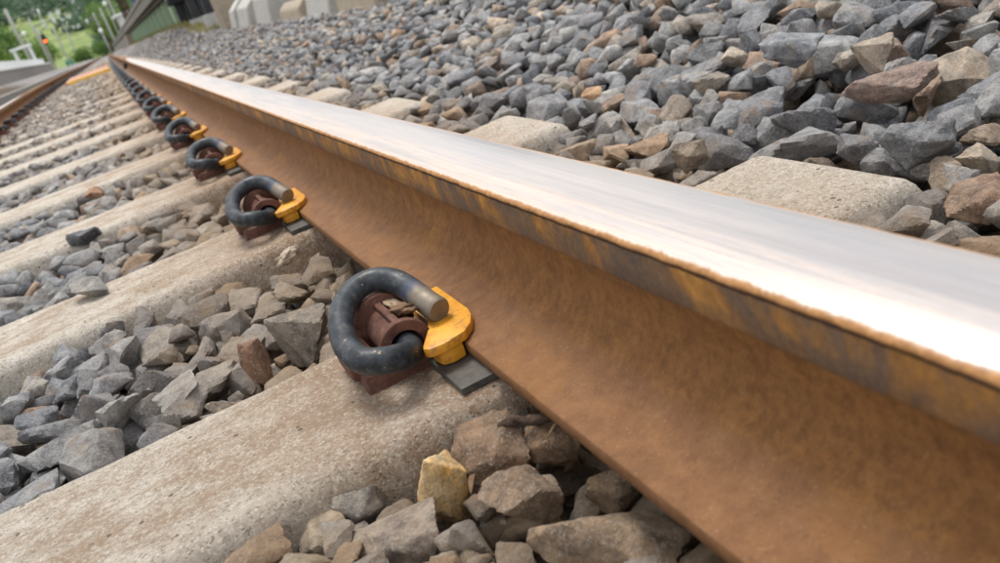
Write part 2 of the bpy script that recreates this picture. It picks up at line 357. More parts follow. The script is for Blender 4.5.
c = mix(t, 1.0, c, ramp(t, noise_n(t, gp, 3.0, 5, .7), [(.3, (.6, .65, .6)), (.7, (1.3, 1.25, 1.2))]), 'MULTIPLY')
t.links.new(c, p.inputs['Base Color']); bump(t, p, noise_n(t, gp, 9, 5), .8, .08); M_MEADOW = m
xs = sorted({round(s*v, 2) for v in [0, 1.5, 3, 5, 8, 12, 18, 26, 36, 50, 70, 95, 125, 160, 200, 260, 340, 450, 600, 900] for s in (-1, 1)})
ground = grid('ground', xs, ysteps(-60, 2600, 4, .03), hill_z, M_MEADOW, False)
tag(ground, kind='structure')

YN = -.62
def bank(x, y): return (.085+.17*sstep(8.5, 15, y))*sstep(.34, .92, x)+.36*sstep(1.6, 3.2, -x)
def surf(x, y):               # where the tops of the stones should come to
    z = -.002+bank(x, y)+.018*sstep(2.6, 6, y)*(abs(x+.49) < .42)
    if -.085 < x < .075: z -= .03
    elif x < 0: z -= .012*math.exp(-((x+.12)/.1)**2)
    return z
m, t, p = mat('ballast_base', rough=.95); gp = gpos(t)
vo = N(t, 'ShaderNodeTexVoronoi'); vo.inputs['Scale'].default_value = 17; vo.inputs['Randomness'].default_value = 1; t.links.new(gp, vo.inputs['Vector'])
rv = sep(t, vo.outputs['Color'])[0]
cfar = ramp(t, rv, [(0, (.10, .105, .12)), (.4, (.22, .225, .24)), (.7, (.30, .28, .26)), (.85, (.34, .25, .18)), (1, (.40, .35, .30))])
near = ramp(t, noise_n(t, gp, 90, 8, .8), [(.3, (.04, .028, .02)), (.7, (.15, .11, .075))])
t.links.new(mix(t, rmp(t, sep(t, gp)[1], 27, 30), near, cfar), p.inputs['Base Color'])
bump(t, p, rmp(t, vo.outputs['Distance'], 0, .6, 1, 0), .7, .03); M_BED = m
def bedz(x, y):
    d = .055 if y < 29 else .004
    e = noise.noise(Vector((x*18, y*18, 0)))*.012
    return surf(x, y)-d+e-.75*sstep(3.4, 5.0, -x)-.2*sstep(1.3, 2.2, x)
xs = list(np.arange(-1.8, 1.25, .03))+[1.5, 2, 3, 4]; xs = [-5, -4.2, -3.4, -2.8, -2.4, -2.1]+xs
BED = grid('ballast_bed', [float(q) for q in xs], ysteps(-1.6, 190, .04, .012), bedz, M_BED); tag(BED, kind='structure')

# ------------------------------------------------------------------ stones
HULLS = []
def make_shape(seed):
    r = random.Random(seed); fl = r.uniform(.55, .85); el = r.uniform(.8, 1.3)
    bm = bmesh.new()
    for _ in range(r.randint(9, 14)):
        a = Vector((r.gauss(0, 1), r.gauss(0, 1), r.gauss(0, 1))).normalized()
        m_ = max(abs(a.x), abs(a.y), abs(a.z)); a = a*(1/m_)**r.uniform(.2, .75)       # towards a blocky outline
        bm.verts.new((a.x*el, a.y/el**.5, a.z*fl))
    bmesh.ops.convex_hull(bm, input=bm.verts[:])
    bmesh.ops.delete(bm, geom=[v for v in bm.verts if not v.link_faces], context='VERTS')
    bmesh.ops.recalc_face_normals(bm, faces=bm.faces[:])
    b2 = bm.copy(); bmesh.ops.dissolve_limit(b2, angle_limit=math.radians(9), verts=b2.verts[:], edges=b2.edges[:])
    bmesh.ops.bevel(b2, geom=b2.edges[:], offset=.045, segments=1, profile=.5, affect='EDGES', clamp_overlap=True)
    for v in b2.verts: v.co *= 1+noise.noise(v.co*2.5+Vector((seed*2.3, 0, 0)))*.05
    bmesh.ops.triangulate(b2, faces=b2.faces[:]); HULLS.append((np.array([list(v.co) for v in b2.verts]), np.array([[v.index for v in f.verts] for f in b2.faces], dtype=np.int32))); b2.free()
    pl = []
    for f in bm.faces:
        n = f.normal.copy(); h = n.dot(f.verts[0].co)
        if f.calc_area() > .02: pl.append((n, h))
    bm.free()
    Nn = np.array([list(n) for n, h in pl]); H = np.array([h for n, h in pl]); H = np.maximum(H, .18)
    bm = bmesh.new(); bmesh.ops.create_icosphere(bm, subdivisions=5 if seed > 100 else 4, radius=1)
    D = np.array([list(v.co) for v in bm.verts])
    q = np.maximum(D@Nn.T/H, 1e-3); P = r.uniform(40, 90)
    rad = ((q**P).sum(1))**(-1/P)
    off = Vector((seed*3.1, seed*1.7, 0))
    for v, d, rr in zip(bm.verts, D, rad):
        c = Vector(d)*rr
        k = noise.noise(c*1.6+off)*.06
        st = noise.noise(Vector((c.x*2, c.y*2, c.z*11))+off)*.018          # faint layering of split rock
        q1 = noise.noise(c*2.6-off); k += round(q1*5)*.016                 # stepped conchoidal chips
        k += noise.noise(c*6+off)*.020+noise.noise(c*14+off)*.010
        v.co = c*(1+k+st)
    me = bm_mesh('ballast_stone', bm, True); sharp(me, 24)
    return me, Nn, H
def decimated(me, ratio):
    o = bpy.data.objects.new('tmp', me); COL.objects.link(o)
    d = o.modifiers.new('d', 'DECIMATE'); d.ratio = ratio
    dg = bpy.context.evaluated_depsgraph_get(); ev = o.evaluated_get(dg); m2 = ev.to_mesh()
    v = np.empty(len(m2.vertices)*3); m2.vertices.foreach_get('co', v); m2.calc_loop_triangles()
    f = np.empty(len(m2.loop_triangles)*3, dtype=np.int32); m2.loop_triangles.foreach_get('vertices', f)
    ev.to_mesh_clear(); bpy.data.objects.remove(o); return v.reshape(-1, 3), f.reshape(-1, 3)
NS = 22
SH = [make_shape(i+1) for i in range(NS)]+[make_shape(101+i) for i in range(6)]
for me, _, _ in SH: me.materials.append(M_STONE_O)
LOD1 = HULLS[:NS]; print('lod1', sum(len(h[1]) for h in LOD1)/NS); LOD2 = [decimated(s[0], 34/5120) for s in SH[:NS]]

class Field:
    def __init__(s, x0, x1, y0, y1, c):
        s.x0, s.y0, s.c = x0, y0, c; s.nx = int((x1-x0)/c); s.ny = int((y1-y0)/c); s.x1, s.y1 = x1, y1
        X = x0+(np.arange(s.nx)+.5)*c; Y = y0+(np.arange(s.ny)+.5)*c
        s.X, s.Y = X, Y
        yy = np.arange(y0, y1+.25, .1); TT = np.array([[surf(x, y) for x in X] for y in yy])
        q = (Y-y0)/.1; i_ = q.astype(int); fr_ = (q-i_)[:, None]; s.T = TT[i_]*(1-fr_)+TT[np.minimum(i_+1, len(yy)-1)]*fr_
        if y0 < 0: s.T[Y < -.09] -= .026*(X < .12)[None, :]
        s.H = s.T-.062; s.ID = -np.ones_like(s.H, dtype=int)
        s.block = np.zeros_like(s.H, dtype=bool); s.low = np.full_like(s.H, 9.)
        for k in range(int(y0/.6)-1, int(y1/.6)+2):
            hw_ = .096 if k < 2 else (.090 if k < 5 else (.072 if k < 10 else .04))
            ym = (np.abs(Y-k*.6) < hw_); blk = np.ones((ym.sum(), ((X > -1.29) & (X < .315)).sum()), dtype=bool)
            if k >= 3:
                xx = X[(X > -1.29) & (X < .315)]; keep = np.array([noise.noise(Vector((x*4.5, k*3.3, 0))) > (-.35 if k < 6 else (-.2 if k < 10 else .0)) or abs(x) < .19 for x in xx]); blk &= keep[None, :]
            s.block[np.ix_(ym, (X > -1.29) & (X < .315))] = blk
            if k >= 3: s.block[np.ix_(ym, np.abs(X) < .16)] = True
        for xr in (0, -.984):
            fx = np.abs(X-xr) < .078; s.low[:, fx] = .012
            s.block[:, np.abs(X-xr) < .02] = True
        s.out = []
    def place(s, x, y, r, si, R3, pen=.22, force=False, tol=.012, zfix=None, aniso=None, qn=.9):
        Nn, H = SH[si][1], SH[si][2]
        A = R3@(np.diag(aniso) if aniso is not None else np.eye(3)); Ai = np.linalg.inv(A)
        W = Nn@Ai; h = H*r                       # plane: W.p <= h
        k = int(1.5*r*(max(aniso) if aniso is not None else 1)/s.c)+1; i0 = int((x-s.x0)/s.c); j0 = int((y-s.y0)/s.c)
        a, b, c_, d = max(0, i0-k), min(s.nx, i0+k+1), max(0, j0-k), min(s.ny, j0+k+1)
        if b-a < 3 or d-c_ < 3: return None
        if not force:
            jc, ic = min(j0, s.ny-1), min(max(i0, 0), s.nx-1)
            if s.block[jc, ic] or s.H[jc, ic]+r*.45 > s.T[jc, ic]+tol: return None
        dx = (s.X[a:b]-x)[None, :]; dy = (s.Y[c_:d]-y)[:, None]
        upz = np.full((d-c_, b-a), 9.); lo = np.full((d-c_, b-a), -9.)
        for (wx, wy, wz), hh in zip(W, h):
            if wz > 1e-3: upz = np.minimum(upz, (hh-wx*dx-wy*dy)/wz)
            elif wz < -1e-3: lo = np.maximum(lo, (hh-wx*dx-wy*dy)/wz)
        ok = upz > lo+.001
        n_ok = ok.sum()
        if n_ok < 4: return None
        Hs = s.H[c_:d, a:b]
        if not force and (s.block[c_:d, a:b] & ok).sum() > .04*n_ok: return None
        if zfix is not None: z = zfix
        else: z = np.quantile((Hs-lo)[ok], qn)-pen*r*.5
        top = z+upz
        if not force:
            if (top[ok].max() > s.T[j0 if j0 < s.ny else -1, min(max(i0, 0), s.nx-1)]+tol): return None
            if ((top > s.low[c_:d, a:b]) & ok).any(): return None
        # not almost buried
            if ((top > Hs) & ok).sum() < .35*n_ok: return None
        idn = len(s.out); up = ok & (top > Hs)
        Hs[up] = top[up]; s.ID[c_:d, a:b][up] = idn
        s.out.append((x, y, z, r, si, A, float(rng.random()), int(n_ok))); return idn
def rnd_rot(tilt=.5):
    q = rng.normal(0, tilt, 2); yaw = rng.uniform(0, 2*PI)
    return np.array(Matrix.Rotation(q[0], 3, 'X') @ Matrix.Rotation(q[1], 3, 'Y') @ Matrix.Rotation(yaw, 3, 'Z'))

near = Field(-1.5, 1.02, -.56, 5.0, .006)
# the stones one can pick out in the photograph: x, y, top height, width, depth, height, yaw in degrees, colours, label
SPECIAL = [
 (-.144, -.131, .015, .036, .034, .054, 15, (.74, .43, .13), (.92, .70, .41), 'pale ochre yellow rough stone standing upright beside the nearest sleeper'),
 (-.101, -.131, .012, .056, .045, .046, -49, (.24, .15, .09), (.35, .235, .15), 'large brown angular stone just right of the yellow stone'),
 (-.180, -.152, -.004, .070, .048, .034, -45, (.33, .26, .20), (.41, .33, .26), 'flat smooth grey brown stone below the yellow stone at the bottom edge'),
 (-.243, -.070, .004, .056, .045, .044, -46, (.28, .26, .235), (.38, .355, .32), 'flat grey stone leaning on the side of the nearest sleeper at the bottom'),
 (-.187, -.098, .000, .038, .034, .036, -47, (.27, .235, .20), (.35, .31, .26), 'small grey stone left of the yellow stone against the sleeper side'),
 (-.112, -.190, .006, .046, .040, .042, -47, (.27, .185, .12), (.36, .26, .18), 'brown faceted stone in the middle of the stones below the yellow one'),
 (-.086, -.243, .000, .084, .052, .044, -42, (.30, .21, .135), (.40, .29, .195), 'biggest tan stone at the bottom edge near the rail foot'),
 (-.214, -.108, -.008, .036, .032, .030, -46, (.34, .26, .18), (.42, .34, .25), 'small tan stone between the two flat grey stones at the bottom'),
 (-.068, -.150, .002, .040, .032, .030, -51, (.28, .175, .10), (.33, .215, .13), 'flat tan block of stone lying under the dark twig'),
 (-.078, -.100, -.002, .030, .030, .034, -52, (.13, .10, .08), (.20, .155, .12), 'dark brown stone against the sleeper at the corner of the rail foot'),
 (-.058, -.205, -.006, .036, .032, .034, -49, (.26, .18, .11), (.34, .24, .16), 'brown stone half under the rail foot below the twig'),
 (-.352, .640, .034, .066, .042, .026, -61, (.27, .26, .245), (.36, .34, .31), 'flat grey brown slab lying on the edge of the second nearest sleeper'),
 (.434, .055, .050, .098, .052, .036, -83, (.29, .20, .165), (.36, .27, .22), 'long reddish slab on the ballast beyond the rail at upper right'),
 (.292, -.160, .018, .046, .042, .036, -70, (.31, .19, .125), (.38, .28, .20), 'rust brown flaky block beside the rail at the right edge'),
 (-.205, .172, .026, .020, .026, .055, -55, (.26, .15, .09), (.33, .20, .13), 'thin reddish brown stone standing on edge behind the nearest sleeper'),
 (-.163, .196, .026, .058, .050, .052, -57, (.24, .20, .165), (.33, .28, .22), 'biggest grey tan rock right behind the nearest clip'),
 (.352, -.052, .034, .064, .050, .040, -76, (.20, .205, .215), (.31, .315, .32), 'big dark grey rock beside the end of the nearest sleeper'),
 (-.352, 1.597, .022, .052, .044, .036, -70, (.38, .20, .11), (.44, .27, .17), 'small orange brown stone among the sleepers left of the row of clips'),
 (-.365, 1.10, .026, .090, .046, .030, -65, (.10, .105, .12), (.17, .175, .19), 'dark flat stone lying between the second and third nearest sleepers on the left'),
 (.362, .525, .034, .040, .026, .018, -81, (.46, .27, .14), (.52, .34, .20), 'small flat orange stone on the ballast beyond the rail'),
 (.472, .236, .070, .086, .052, .040, -88, (.25, .26, .28), (.34, .35, .37), 'large bluish grey wedge of rock high on the ballast at upper right'),
 (.455, .098, .068, .042, .036, .034, -87, (.40, .33, .26), (.48, .41, .33), 'pale tan rock behind the long reddish slab'),
 (.268, .014+.15, .030, .040, .035, .034, -70, (.36, .28, .21), (.44, .36, .28), 'tan stone behind the right end of the nearest sleeper'),
]
def fill(F, n, rs, pen=.25, tol=.012, yb=1.0, tries=1, qn=.9):
    for _ in range(n):
        x = rng.uniform(F.x0+.01, F.x1-.01); y = F.y0+(F.y1-F.y0)*rng.uniform(0, 1)**yb
        F.place(x, y, rs(), int(rng.integers(NS)), rnd_rot(), pen, False, tol, qn=qn)
fill(near, 6000, lambda: rng.uniform(.016, .024), tol=-.014)
SP_ID = {}
for k, (x, y, top, w_, d_, h_, yaw, c1, c2, lab) in enumerate(SPECIAL):
    si = NS+(k*5+2) % 6; me = SH[si][0]
    co = np.empty(len(me.vertices)*3); me.vertices.foreach_get('co', co); co = co.reshape(-1, 3); ext = (co.max(0)-co.min(0))/2
    an = np.array([w_/2/ext[0], d_/2/ext[1], h_/2/ext[2]])
    R3 = np.array(Matrix.Rotation(math.radians(yaw), 3, 'Z') @ Matrix.Rotation(rng.normal(0, .12), 3, 'X') @ Matrix.Rotation(rng.normal(0, .12), 3, 'Y'))
    r = 1.0
    i = near.place(x, y, r, si, R3@np.diag(an)@np.eye(3), force=True, zfix=top-h_/2*.95)
    SP_ID[i] = k
def fill_side(F, n, f, tol, yb=1.0):
    for _ in range(n):
        x = rng.uniform(F.x0+.01, F.x1-.01); y = F.y0+(F.y1-F.y0)*rng.uniform(0, 1)**yb
        F.place(x, y, f()*(1 if x > 0 else .86), int(rng.integers(NS)), rnd_rot(), .25, False, tol)
fill_side(near, 17000, lambda: float(np.clip(rng.lognormal(math.log(.0275), .2), .020, .044)), .018)
fill(near, 14000, lambda: rng.uniform(.019, .026), tol=.014)
fill(near, 12000, lambda: rng.uniform(.015, .020), tol=.006)
fill(near, 9000, lambda: rng.uniform(.009, .014), tol=-.006, yb=1.3)
def fill_box(F, n, x0, x1, y0, y1, rs, tol):
    for _ in range(n): F.place(rng.uniform(x0, x1), rng.uniform(y0, y1), rs(), int(rng.integers(NS)), rnd_rot(), .25, False, tol)
near.T[near.Y < -.09] += .014*(near.X < .05)[None, :]
fill_box(near, 700, -.40, .03, -.45, -.09, lambda: rng.uniform(.019, .027), .022)
fill_box(near, 900, -.40, .03, -.45, -.09, lambda: rng.uniform(.013, .022), .020)
fill_box(near, 2500, -.40, .03, -.45, -.09, lambda: rng.uniform(.007, .013), .012)
fill_box(near, 500, .03, .45, -.30, .05, lambda: rng.uniform(.016, .026), .02)
far2 = Field(-1.7, 1.06, 15.0, 30.0, .02)
fill(far2, 16000, lambda: rng.uniform(.024, .04), tol=.02)
far = Field(-1.7, 1.06, 5.0, 15.2, .012)
fill(far, 12000, lambda: rng.uniform(.019, .032), tol=.018, yb=1.1)
fill(far, 26000, lambda: rng.uniform(.014, .024), tol=.014, yb=1.2)
print('stones', len(near.out), len(far.out))

def proj(px):
    v = np.array(px)-np.array(cpos); z = v@np.array(fwd); return 512+943.3*(v@np.array(right))/z, 288.5-943.3*(v@np.array(up))/z, z
vis = np.bincount(near.ID[near.ID >= 0].ravel(), minlength=len(near.out))
score = []
for i, s in enumerate(near.out):
    if i in SP_ID: continue
    u_, v_, z_ = proj(s[:3])
    if z_ > .1 and -30 < u_ < 1054 and -30 < v_ < 607 and vis[i] > .22*s[7]:
        if s[0] > 0 and s[0] < .03+(u_*0+.19): continue             # behind the rail head
        score.append((s[3]*(vis[i]/s[7])**.5/z_, i))
score.sort(reverse=True)
big = {i for _, i in score[:298]}
for i, (x, y, z, r, si, A, rn, _) in enumerate(near.out):
    if i in SP_ID or i in big:
        M4 = Matrix([list(q) for q in A]).to_4x4(); M4 = M4 @ Matrix.Diagonal((r, r, r, 1)); M4.translation = (x, y, z)
        if i in SP_ID:
            k = SP_ID[i]; c1, c2, lab = SPECIAL[k][7:10]
            me = SH[si][0].copy(); me.materials.clear(); me.materials.append(stone_mat('stone_tinted', None, c1, c2))
            o = link('stone', me); o.matrix_world = M4; tag(o, lab, 'stone')
        else:
            o = link('ballast_stone', SH[si][0]); o.matrix_world = M4; o.parent = BED
def mass(name, rows, lod, parent, bend=False):
    V, F, Rn, n = [], [], [], 0
    for (x, y, z, r, si, A, rn, _) in rows:
        v, f = lod[si]; p_ = (v*r)@A.T+np.array(B(x, y, z) if bend else (x, y, z)); V.append(p_); F.append(f+n); Rn.append(np.full(len(v), rn)); n += len(v)
    V = np.concatenate(V); F = np.concatenate(F); Rn = np.concatenate(Rn)
    me = bpy.data.meshes.new(name); me.vertices.add(len(V)); me.vertices.foreach_set('co', V.ravel())
    me.loops.add(len(F)*3); me.loops.foreach_set('vertex_index', F.ravel().astype(np.int32)); me.polygons.add(len(F))
    me.polygons.foreach_set('loop_start', np.arange(0, len(F)*3, 3, dtype=np.int32)); me.update(calc_edges=True)
    a = me.attributes.new('rnd', 'FLOAT', 'POINT'); a.data.foreach_set('value', Rn.astype(np.float32)); me.validate()
    print(name, len(F)); return tag(link(name, me, M_STONE_A, parent), kind='stuff')
rest = [s for i, s in enumerate(near.out) if i not in big and i not in SP_ID]
mass('gravel', [s for s in rest if s[1] < 2.2], LOD1, BED)
mass('gravel', [s for s in rest if s[1] >= 2.2], [(a, b) for a, b in LOD2], BED)
mass('gravel', far.out+far2.out, LOD2, BED, True)

# ------------------------------------------------------------------ rails
ZT = .1349
def rail_profile():
    R = []                               # right half, from foot centre round to crown
    R += [(0, .0166), (.03, .0166), (.060, .0166), (.0715, .0166), (.0728, .0178), (.0731, .0215), (.0730, .0266), (.0723, .0277), (.066, .0287), (.055, .0304), (.042, .0332), (.034, .0352), (.0305, .0368), (.0255, .0402), (.0195, .0455), (.0145, .0520), (.0110, .0590), (.0090, .0650)]
    R += [(.0082, .070), (.0078, .078), (.0080, .085), (.0088, .0905)]
    R += [(.0105, .0945), (.0140, .0975), (.0190, .0998), (.0250, .1018), (.0281, .1030), (.0292, .1042), (.0297, .1060), (.0300, .1085), (.0302, .1120), (.0303, .1160), (.0304, .1200), (.0304, .1235), (.0303, .1258), (.0302, .1270), (.0309, .1277), (.0313, .1285), (.0311, .1292), (.0306, .1299), (.0298, .1305), (.0284, .1310), (.022, .1326), (.015, .1340), (.008, .1346), (0, ZT)]
    L = [(-x, z) for x, z in R[::-1]]
    return R+L[1:-1]
PROF = rail_profile()
def rail_mesh(x0, ya, yb, fine):
    if fine: ys = list(np.arange(ya, 1.6, .004))+ysteps(1.6, yb, .03, .02)
    else: ys = ysteps(ya, yb, .1, .02)
    n = len(PROF); V = []
    for y in ys:
        for (x, z) in PROF:
            lip = 1 if (abs(x) > .0290 and .1262 < z < .1304) else 0
            k = noise.noise(Vector((x*60, y*40, z*60)))*.00035 if fine else 0
            if fine and lip: k += noise.noise(Vector((x*9, y*55, 3)))*.0007+noise.noise(Vector((x*9, y*190, 5)))*.0005
            if fine and .10 < z < .1262 and abs(x) > .028: k += noise.noise(Vector((2, y*30, z*25)))*.0006
            sx = 1 if x > 0 else -1
            V.append(B(x+sx*k*(abs(x) > .005), y, z-(.0006*noise.noise(Vector((1, y*120, 9))) if fine and lip else 0)))
            V[-1] = (V[-1][0]+x0*0, V[-1][1], V[-1][2])
    F = [(j*n+i, j*n+(i+1) % n, (j+1)*n+(i+1) % n, (j+1)*n+i) for j in range(len(ys)-1) for i in range(n)]
    F += [tuple(range(n))[::-1], tuple(range((len(ys)-1)*n, len(ys)*n))]
    me = mesh('rail', V, F, True); sharp(me, 50); return me
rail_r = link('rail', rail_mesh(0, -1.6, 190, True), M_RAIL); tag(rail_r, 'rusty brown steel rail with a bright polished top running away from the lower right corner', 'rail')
XL = -.984
rail_l = link('rail', rail_mesh(0, -1.6, 190, False), M_RAIL, loc=(XL, 0, 0)); tag(rail_l, 'far rusty rail with dark fastenings at the upper left, beside the white platform', 'rail')
for (xr, yy, lab) in ((0, 9.6, 'small dark clamp on the web of the near rail in the distance'), (XL, 14.0, 'small dark clamp on the web of the left rail')):
    bm = bmesh.new(); s_ = 1
    side = -1 if xr == 0 else 1
    box(bm, min(side*.006, side*.045), max(side*.006, side*.045), -.05, .05, .034, .088, .006); box(bm, min(side*.02, side*.055), max(side*.02, side*.055), -.09, -.045, .036, .066, .005)
    o = link('rail_clamp', bm_mesh('rail_clamp', bm), M_DARK); o.location = B(xr, yy, 0); tag(o, lab, 'clamp')

# ------------------------------------------------------------------ sleepers with cast shoulders
def sleeper_mesh(x0, x1, n, seed, rough=True):
    zt = .0106; V = []; prof = [(-.126, -.19), (-.118, -.12), (-.108, -.06), (-.1015, -.022), (-.0985, -.006), (-.0955, .002), (-.0905, .0078), (-.0845, .0102), (-.05, zt), (0, zt), (.05, zt), (.0845, .0102), (.0905, .0078), (.0955, .002), (.0985, -.006), (.1015, -.022), (.108, -.06), (.118, -.12), (.126, -.19)]
    ends = [(-.0, -.19), (.003, -.03), (.009, -.006), (.016, .0)]
    xs_ = []; 
    for t_ in (0, .003, .007, .013, .020): xs_.append((x0+t_, (1-t_/.020)))
    for i in range(1, n): xs_.append((x0+.02+(x1-x0-.04)*i/n, 0))
    for t_ in (.020, .013, .007, .003, 0): xs_.append((x1-t_, (1-t_/.020)))
    for x, e in xs_:
        drop = .014*(1-math.sqrt(max(0, 1-e*e)))
        for (y, z) in prof:
            k = (noise.noise(Vector((x*25+seed, y*25, z*25)))*.0012+noise.noise(Vector((x*90+seed, y*90, z*90)))*.0007) if rough else 0
            out = .02*min(1, max(0, (zt-z)/.19)) if e > 0 or 0 else 0
            xx = x+(out if x > 0 else -out)*1.0*e
            V.append((xx, y+(k if abs(y) > .09 else 0), z-drop*(1 if z > -.05 else 0)+(k if abs(y) <= .095 else 0)))
    m_ = len(prof)
    F = [(j*m_+i, (j+1)*m_+i, (j+1)*m_+i+1, j*m_+i+1) for j in range(len(xs_)-1) for i in range(m_-1)]
    F += [tuple(range(m_)), tuple(range((len(xs_)-1)*m_, len(xs_)*m_))[::-1]]
    bm = bmesh.new(); tmp = mesh('t', V, F); bm.from_mesh(tmp); bpy.data.meshes.remove(tmp)
    me = bm_mesh('sleeper_body', bm, True); sharp(me, 50); return me
def shoulder_mesh():
    bm = bmesh.new(); cx, cz = -.1075, .0315
    box(bm, -.149, -.090, -.019, .064, -.01, .0235, .0025, 2, taper=.004)
    # half-round housing
    def arch(y0, y1, ro, ri, zlow, seg=20, bev=.0018):
        pts = [(cx+ro*math.cos(a), cz+ro*math.sin(a)) for a in np.linspace(-.15, PI+.15, seg)]
        outer = [(cx+ro*1.0, zlow)]+pts+[(cx-ro*1.0, zlow)]
        inner = [(cx-ri, zlow)]+[(cx+ri*math.cos(a), cz+ri*math.sin(a)) for a in np.linspace(PI, 0, seg)]+[(cx+ri, zlow)]
        loop = outer+inner
        fr = [bm.verts.new((x, y0, z)) for x, z in loop]; bk = [bm.verts.new((x, y1, z)) for x, z in loop]
        n = len(loop); fs = [bm.faces.new(fr[::-1]), bm.faces.new(bk)]
        for i in range(n): fs.append(bm.faces.new((fr[i], fr[(i+1) % n], bk[(i+1) % n], bk[i])))
        if bev: 
            es = [e for e in {e for f in fs[:2] for e in f.edges}]
            bmesh.ops.bevel(bm, geom=es, offset=bev, segments=2, profile=.5, affect='EDGES')
    arch(-.014, -.006, .0208, .0130, .012); arch(-.0062, .044, .0160, .0116, .012, bev=0)
    # back flange: a disc with a thick rim
    pts = [(cx+.0245*math.cos(a), cz+.002+.0245*math.sin(a)) for a in np.linspace(-.5, PI+.5, 24)]
    fr = [bm.verts.new((x, .043, z)) for x, z in pts]; bk = [bm.verts.new((x, .051, z)) for x, z in pts]; n = len(pts)
    fs = [bm.faces.new(fr[::-1]), bm.faces.new(bk)]+[bm.faces.new((fr[i], fr[(i+1) % n], bk[(i+1) % n], bk[i])) for i in range(n)]
    bmesh.ops.bevel(bm, geom=list({e for f in fs[:2] for e in f.edges}), offset=.0018, segments=2, profile=.5, affect='EDGES')
    # rib along the crown of the housing
    box(bm, cx-.0030, cx+.0030, -.008, .046, cz+.012, cz+.0205, .0014)
    # heel seat on the outer side
    box(bm, -.151, -.128, .004, .050, .015, .033, .003)
    me = bm_mesh('shoulder', bm, True); sharp(me, 40); me.materials.append(M_CAST); return me
SHM = shoulder_mesh()
SLM = sleeper_mesh(-1.288, .304, 150, 0); SLF = sleeper_mesh(-1.288, .304, 6, 0, False)
for me in (SLM, SLF): me.materials.append(M_CONC)
ORD = ['nearest', 'second nearest', 'third nearest', 'fourth nearest', 'fifth nearest', 'sixth nearest', 'seventh nearest', 'eighth nearest', 'ninth nearest', 'tenth nearest']
SL_LABELS = ['pale concrete sleeper crossing the foreground under the nearest clip', 'concrete sleeper under the second nearest clip, ending beside the rail near the top centre', 'concrete sleeper carrying the third nearest clip', 'concrete sleeper carrying the fourth nearest clip', 'partly buried sleeper carrying the fifth nearest clip', 'partly buried sleeper carrying the sixth nearest clip', 'partly buried sleeper at the seventh nearest clip', 'partly buried sleeper at the eighth nearest clip']
NSL = 90
for k in range(-1, NSL):
    if k == -1: lab = 'concrete sleeper hidden under the rail just below the frame'
    t_ = empty('sleeper', B(0, k*.6, 0))
    link('sleeper_body', SLM if k < 6 else SLF, None, t_)
    if k < 36:
        for sx, rz in ((0, 0), ):
            s_ = link('shoulder', SHM, None, t_)
        s_ = link('shoulder', SHM, None, t_); s_.rotation_euler = (0, 0, PI); s_.location = (XL, .0, 0)
    if k == -1:
        bpy.data.objects.remove(t_.children[1]); 
        tag(t_, 'concrete sleeper just in front of the frame, under the near end of the rail', 'sleeper')
    elif k < 8: tag(t_, SL_LABELS[k], 'sleeper', 'concrete sleepers under the track')
    else: tag(t_, 'distant concrete sleeper sunk in the ballast under the row of small clips', 'sleeper', 'far concrete sleepers under the track')

# ------------------------------------------------------------------ spring clips
CP = [(-0.1065, 0.04, 0.032), (-0.1065, 0.01, 0.0318), (-0.1065, -0.012, 0.0318), (-0.1108, -0.0291, 0.0329), (-0.1201, -0.0407, 0.0386), (-0.1314, -0.0445, 0.043), (-0.1424, -0.0367, 0.0454), (-0.1472, -0.0169, 0.0481), (-0.1451, 0.0084, 0.0529), (-0.1366, 0.0325, 0.0595), (-0.1242, 0.0499, 0.0635), (-0.1099, 0.0577, 0.0655), (-0.0964, 0.0544, 0.0648), (-0.0863, 0.041, 0.0607), (-0.0814, 0.0225, 0.0548), (-0.0778, 0.0052, 0.0486), (-0.0746, -0.009, 0.0446)]
def clip_mesh(n, k, name='rail_clip'):
    path = catmull(CP, k); bm = bmesh.new(); R = .0097
    L = len(path)
    tube(bm, path, lambda t: R*(1-.10*max(0, 1-(1-t)*L/1.0)) if n > 12 else R, n)
    al = bm.verts.layers.float.new('along')
    bm.verts.ensure_lookup_table()
    for i, v in enumerate(bm.verts): v[al] = (i//n)/(L-1)
    me = bm_mesh(name, bm)
    me.polygons.foreach_set('use_smooth', [len(p_.vertices) == 4 for p_ in me.polygons]); sharp(me, 60)
    me.materials.append(M_CLIP); return me
C0 = clip_mesh(32, 8); C1 = clip_mesh(14, 4); C2 = clip_mesh(8, 2)
def ins_mesh():
    bm = bmesh.new()
    # L-shaped top plate: strip on the rail foot with an arm out towards the shoulder
    prism(bm, [(-.0530, .064), (-.0535, -.008), (-.0560, -.021), (-.0620, -.034), (-.0710, -.0435), (-.0880, -.048), (-.1000, -.046), (-.1030, -.041), (-.1010, -.0350), (-.0880, -.0120), (-.0830, .000), (-.0800, .020), (-.0770, .062)], .0292, .0366, .0015, 2)
    # lug reaching down beside the foot, to the pad
    prism(bm, [(-.0745, -.020), (-.0745, -.042), (-.0860, -.0445), (-.0935, -.040), (-.0955, -.026), (-.090, -.0155)], .0172, .0300, .0022, 2)
    box(bm, -.0810, -.0738, -.020, .056, .0172, .0310, .001)
    me = bm_mesh('insulator', bm, True); sharp(me, 35); me.materials.append(M_INS); return me
INS = ins_mesh()
PADM = box_mesh('rail_pad', -.097, .097, -.083, .075, .0108, .0163, bev=.0008); PADM.materials.append(M_PAD)
NCL = 80
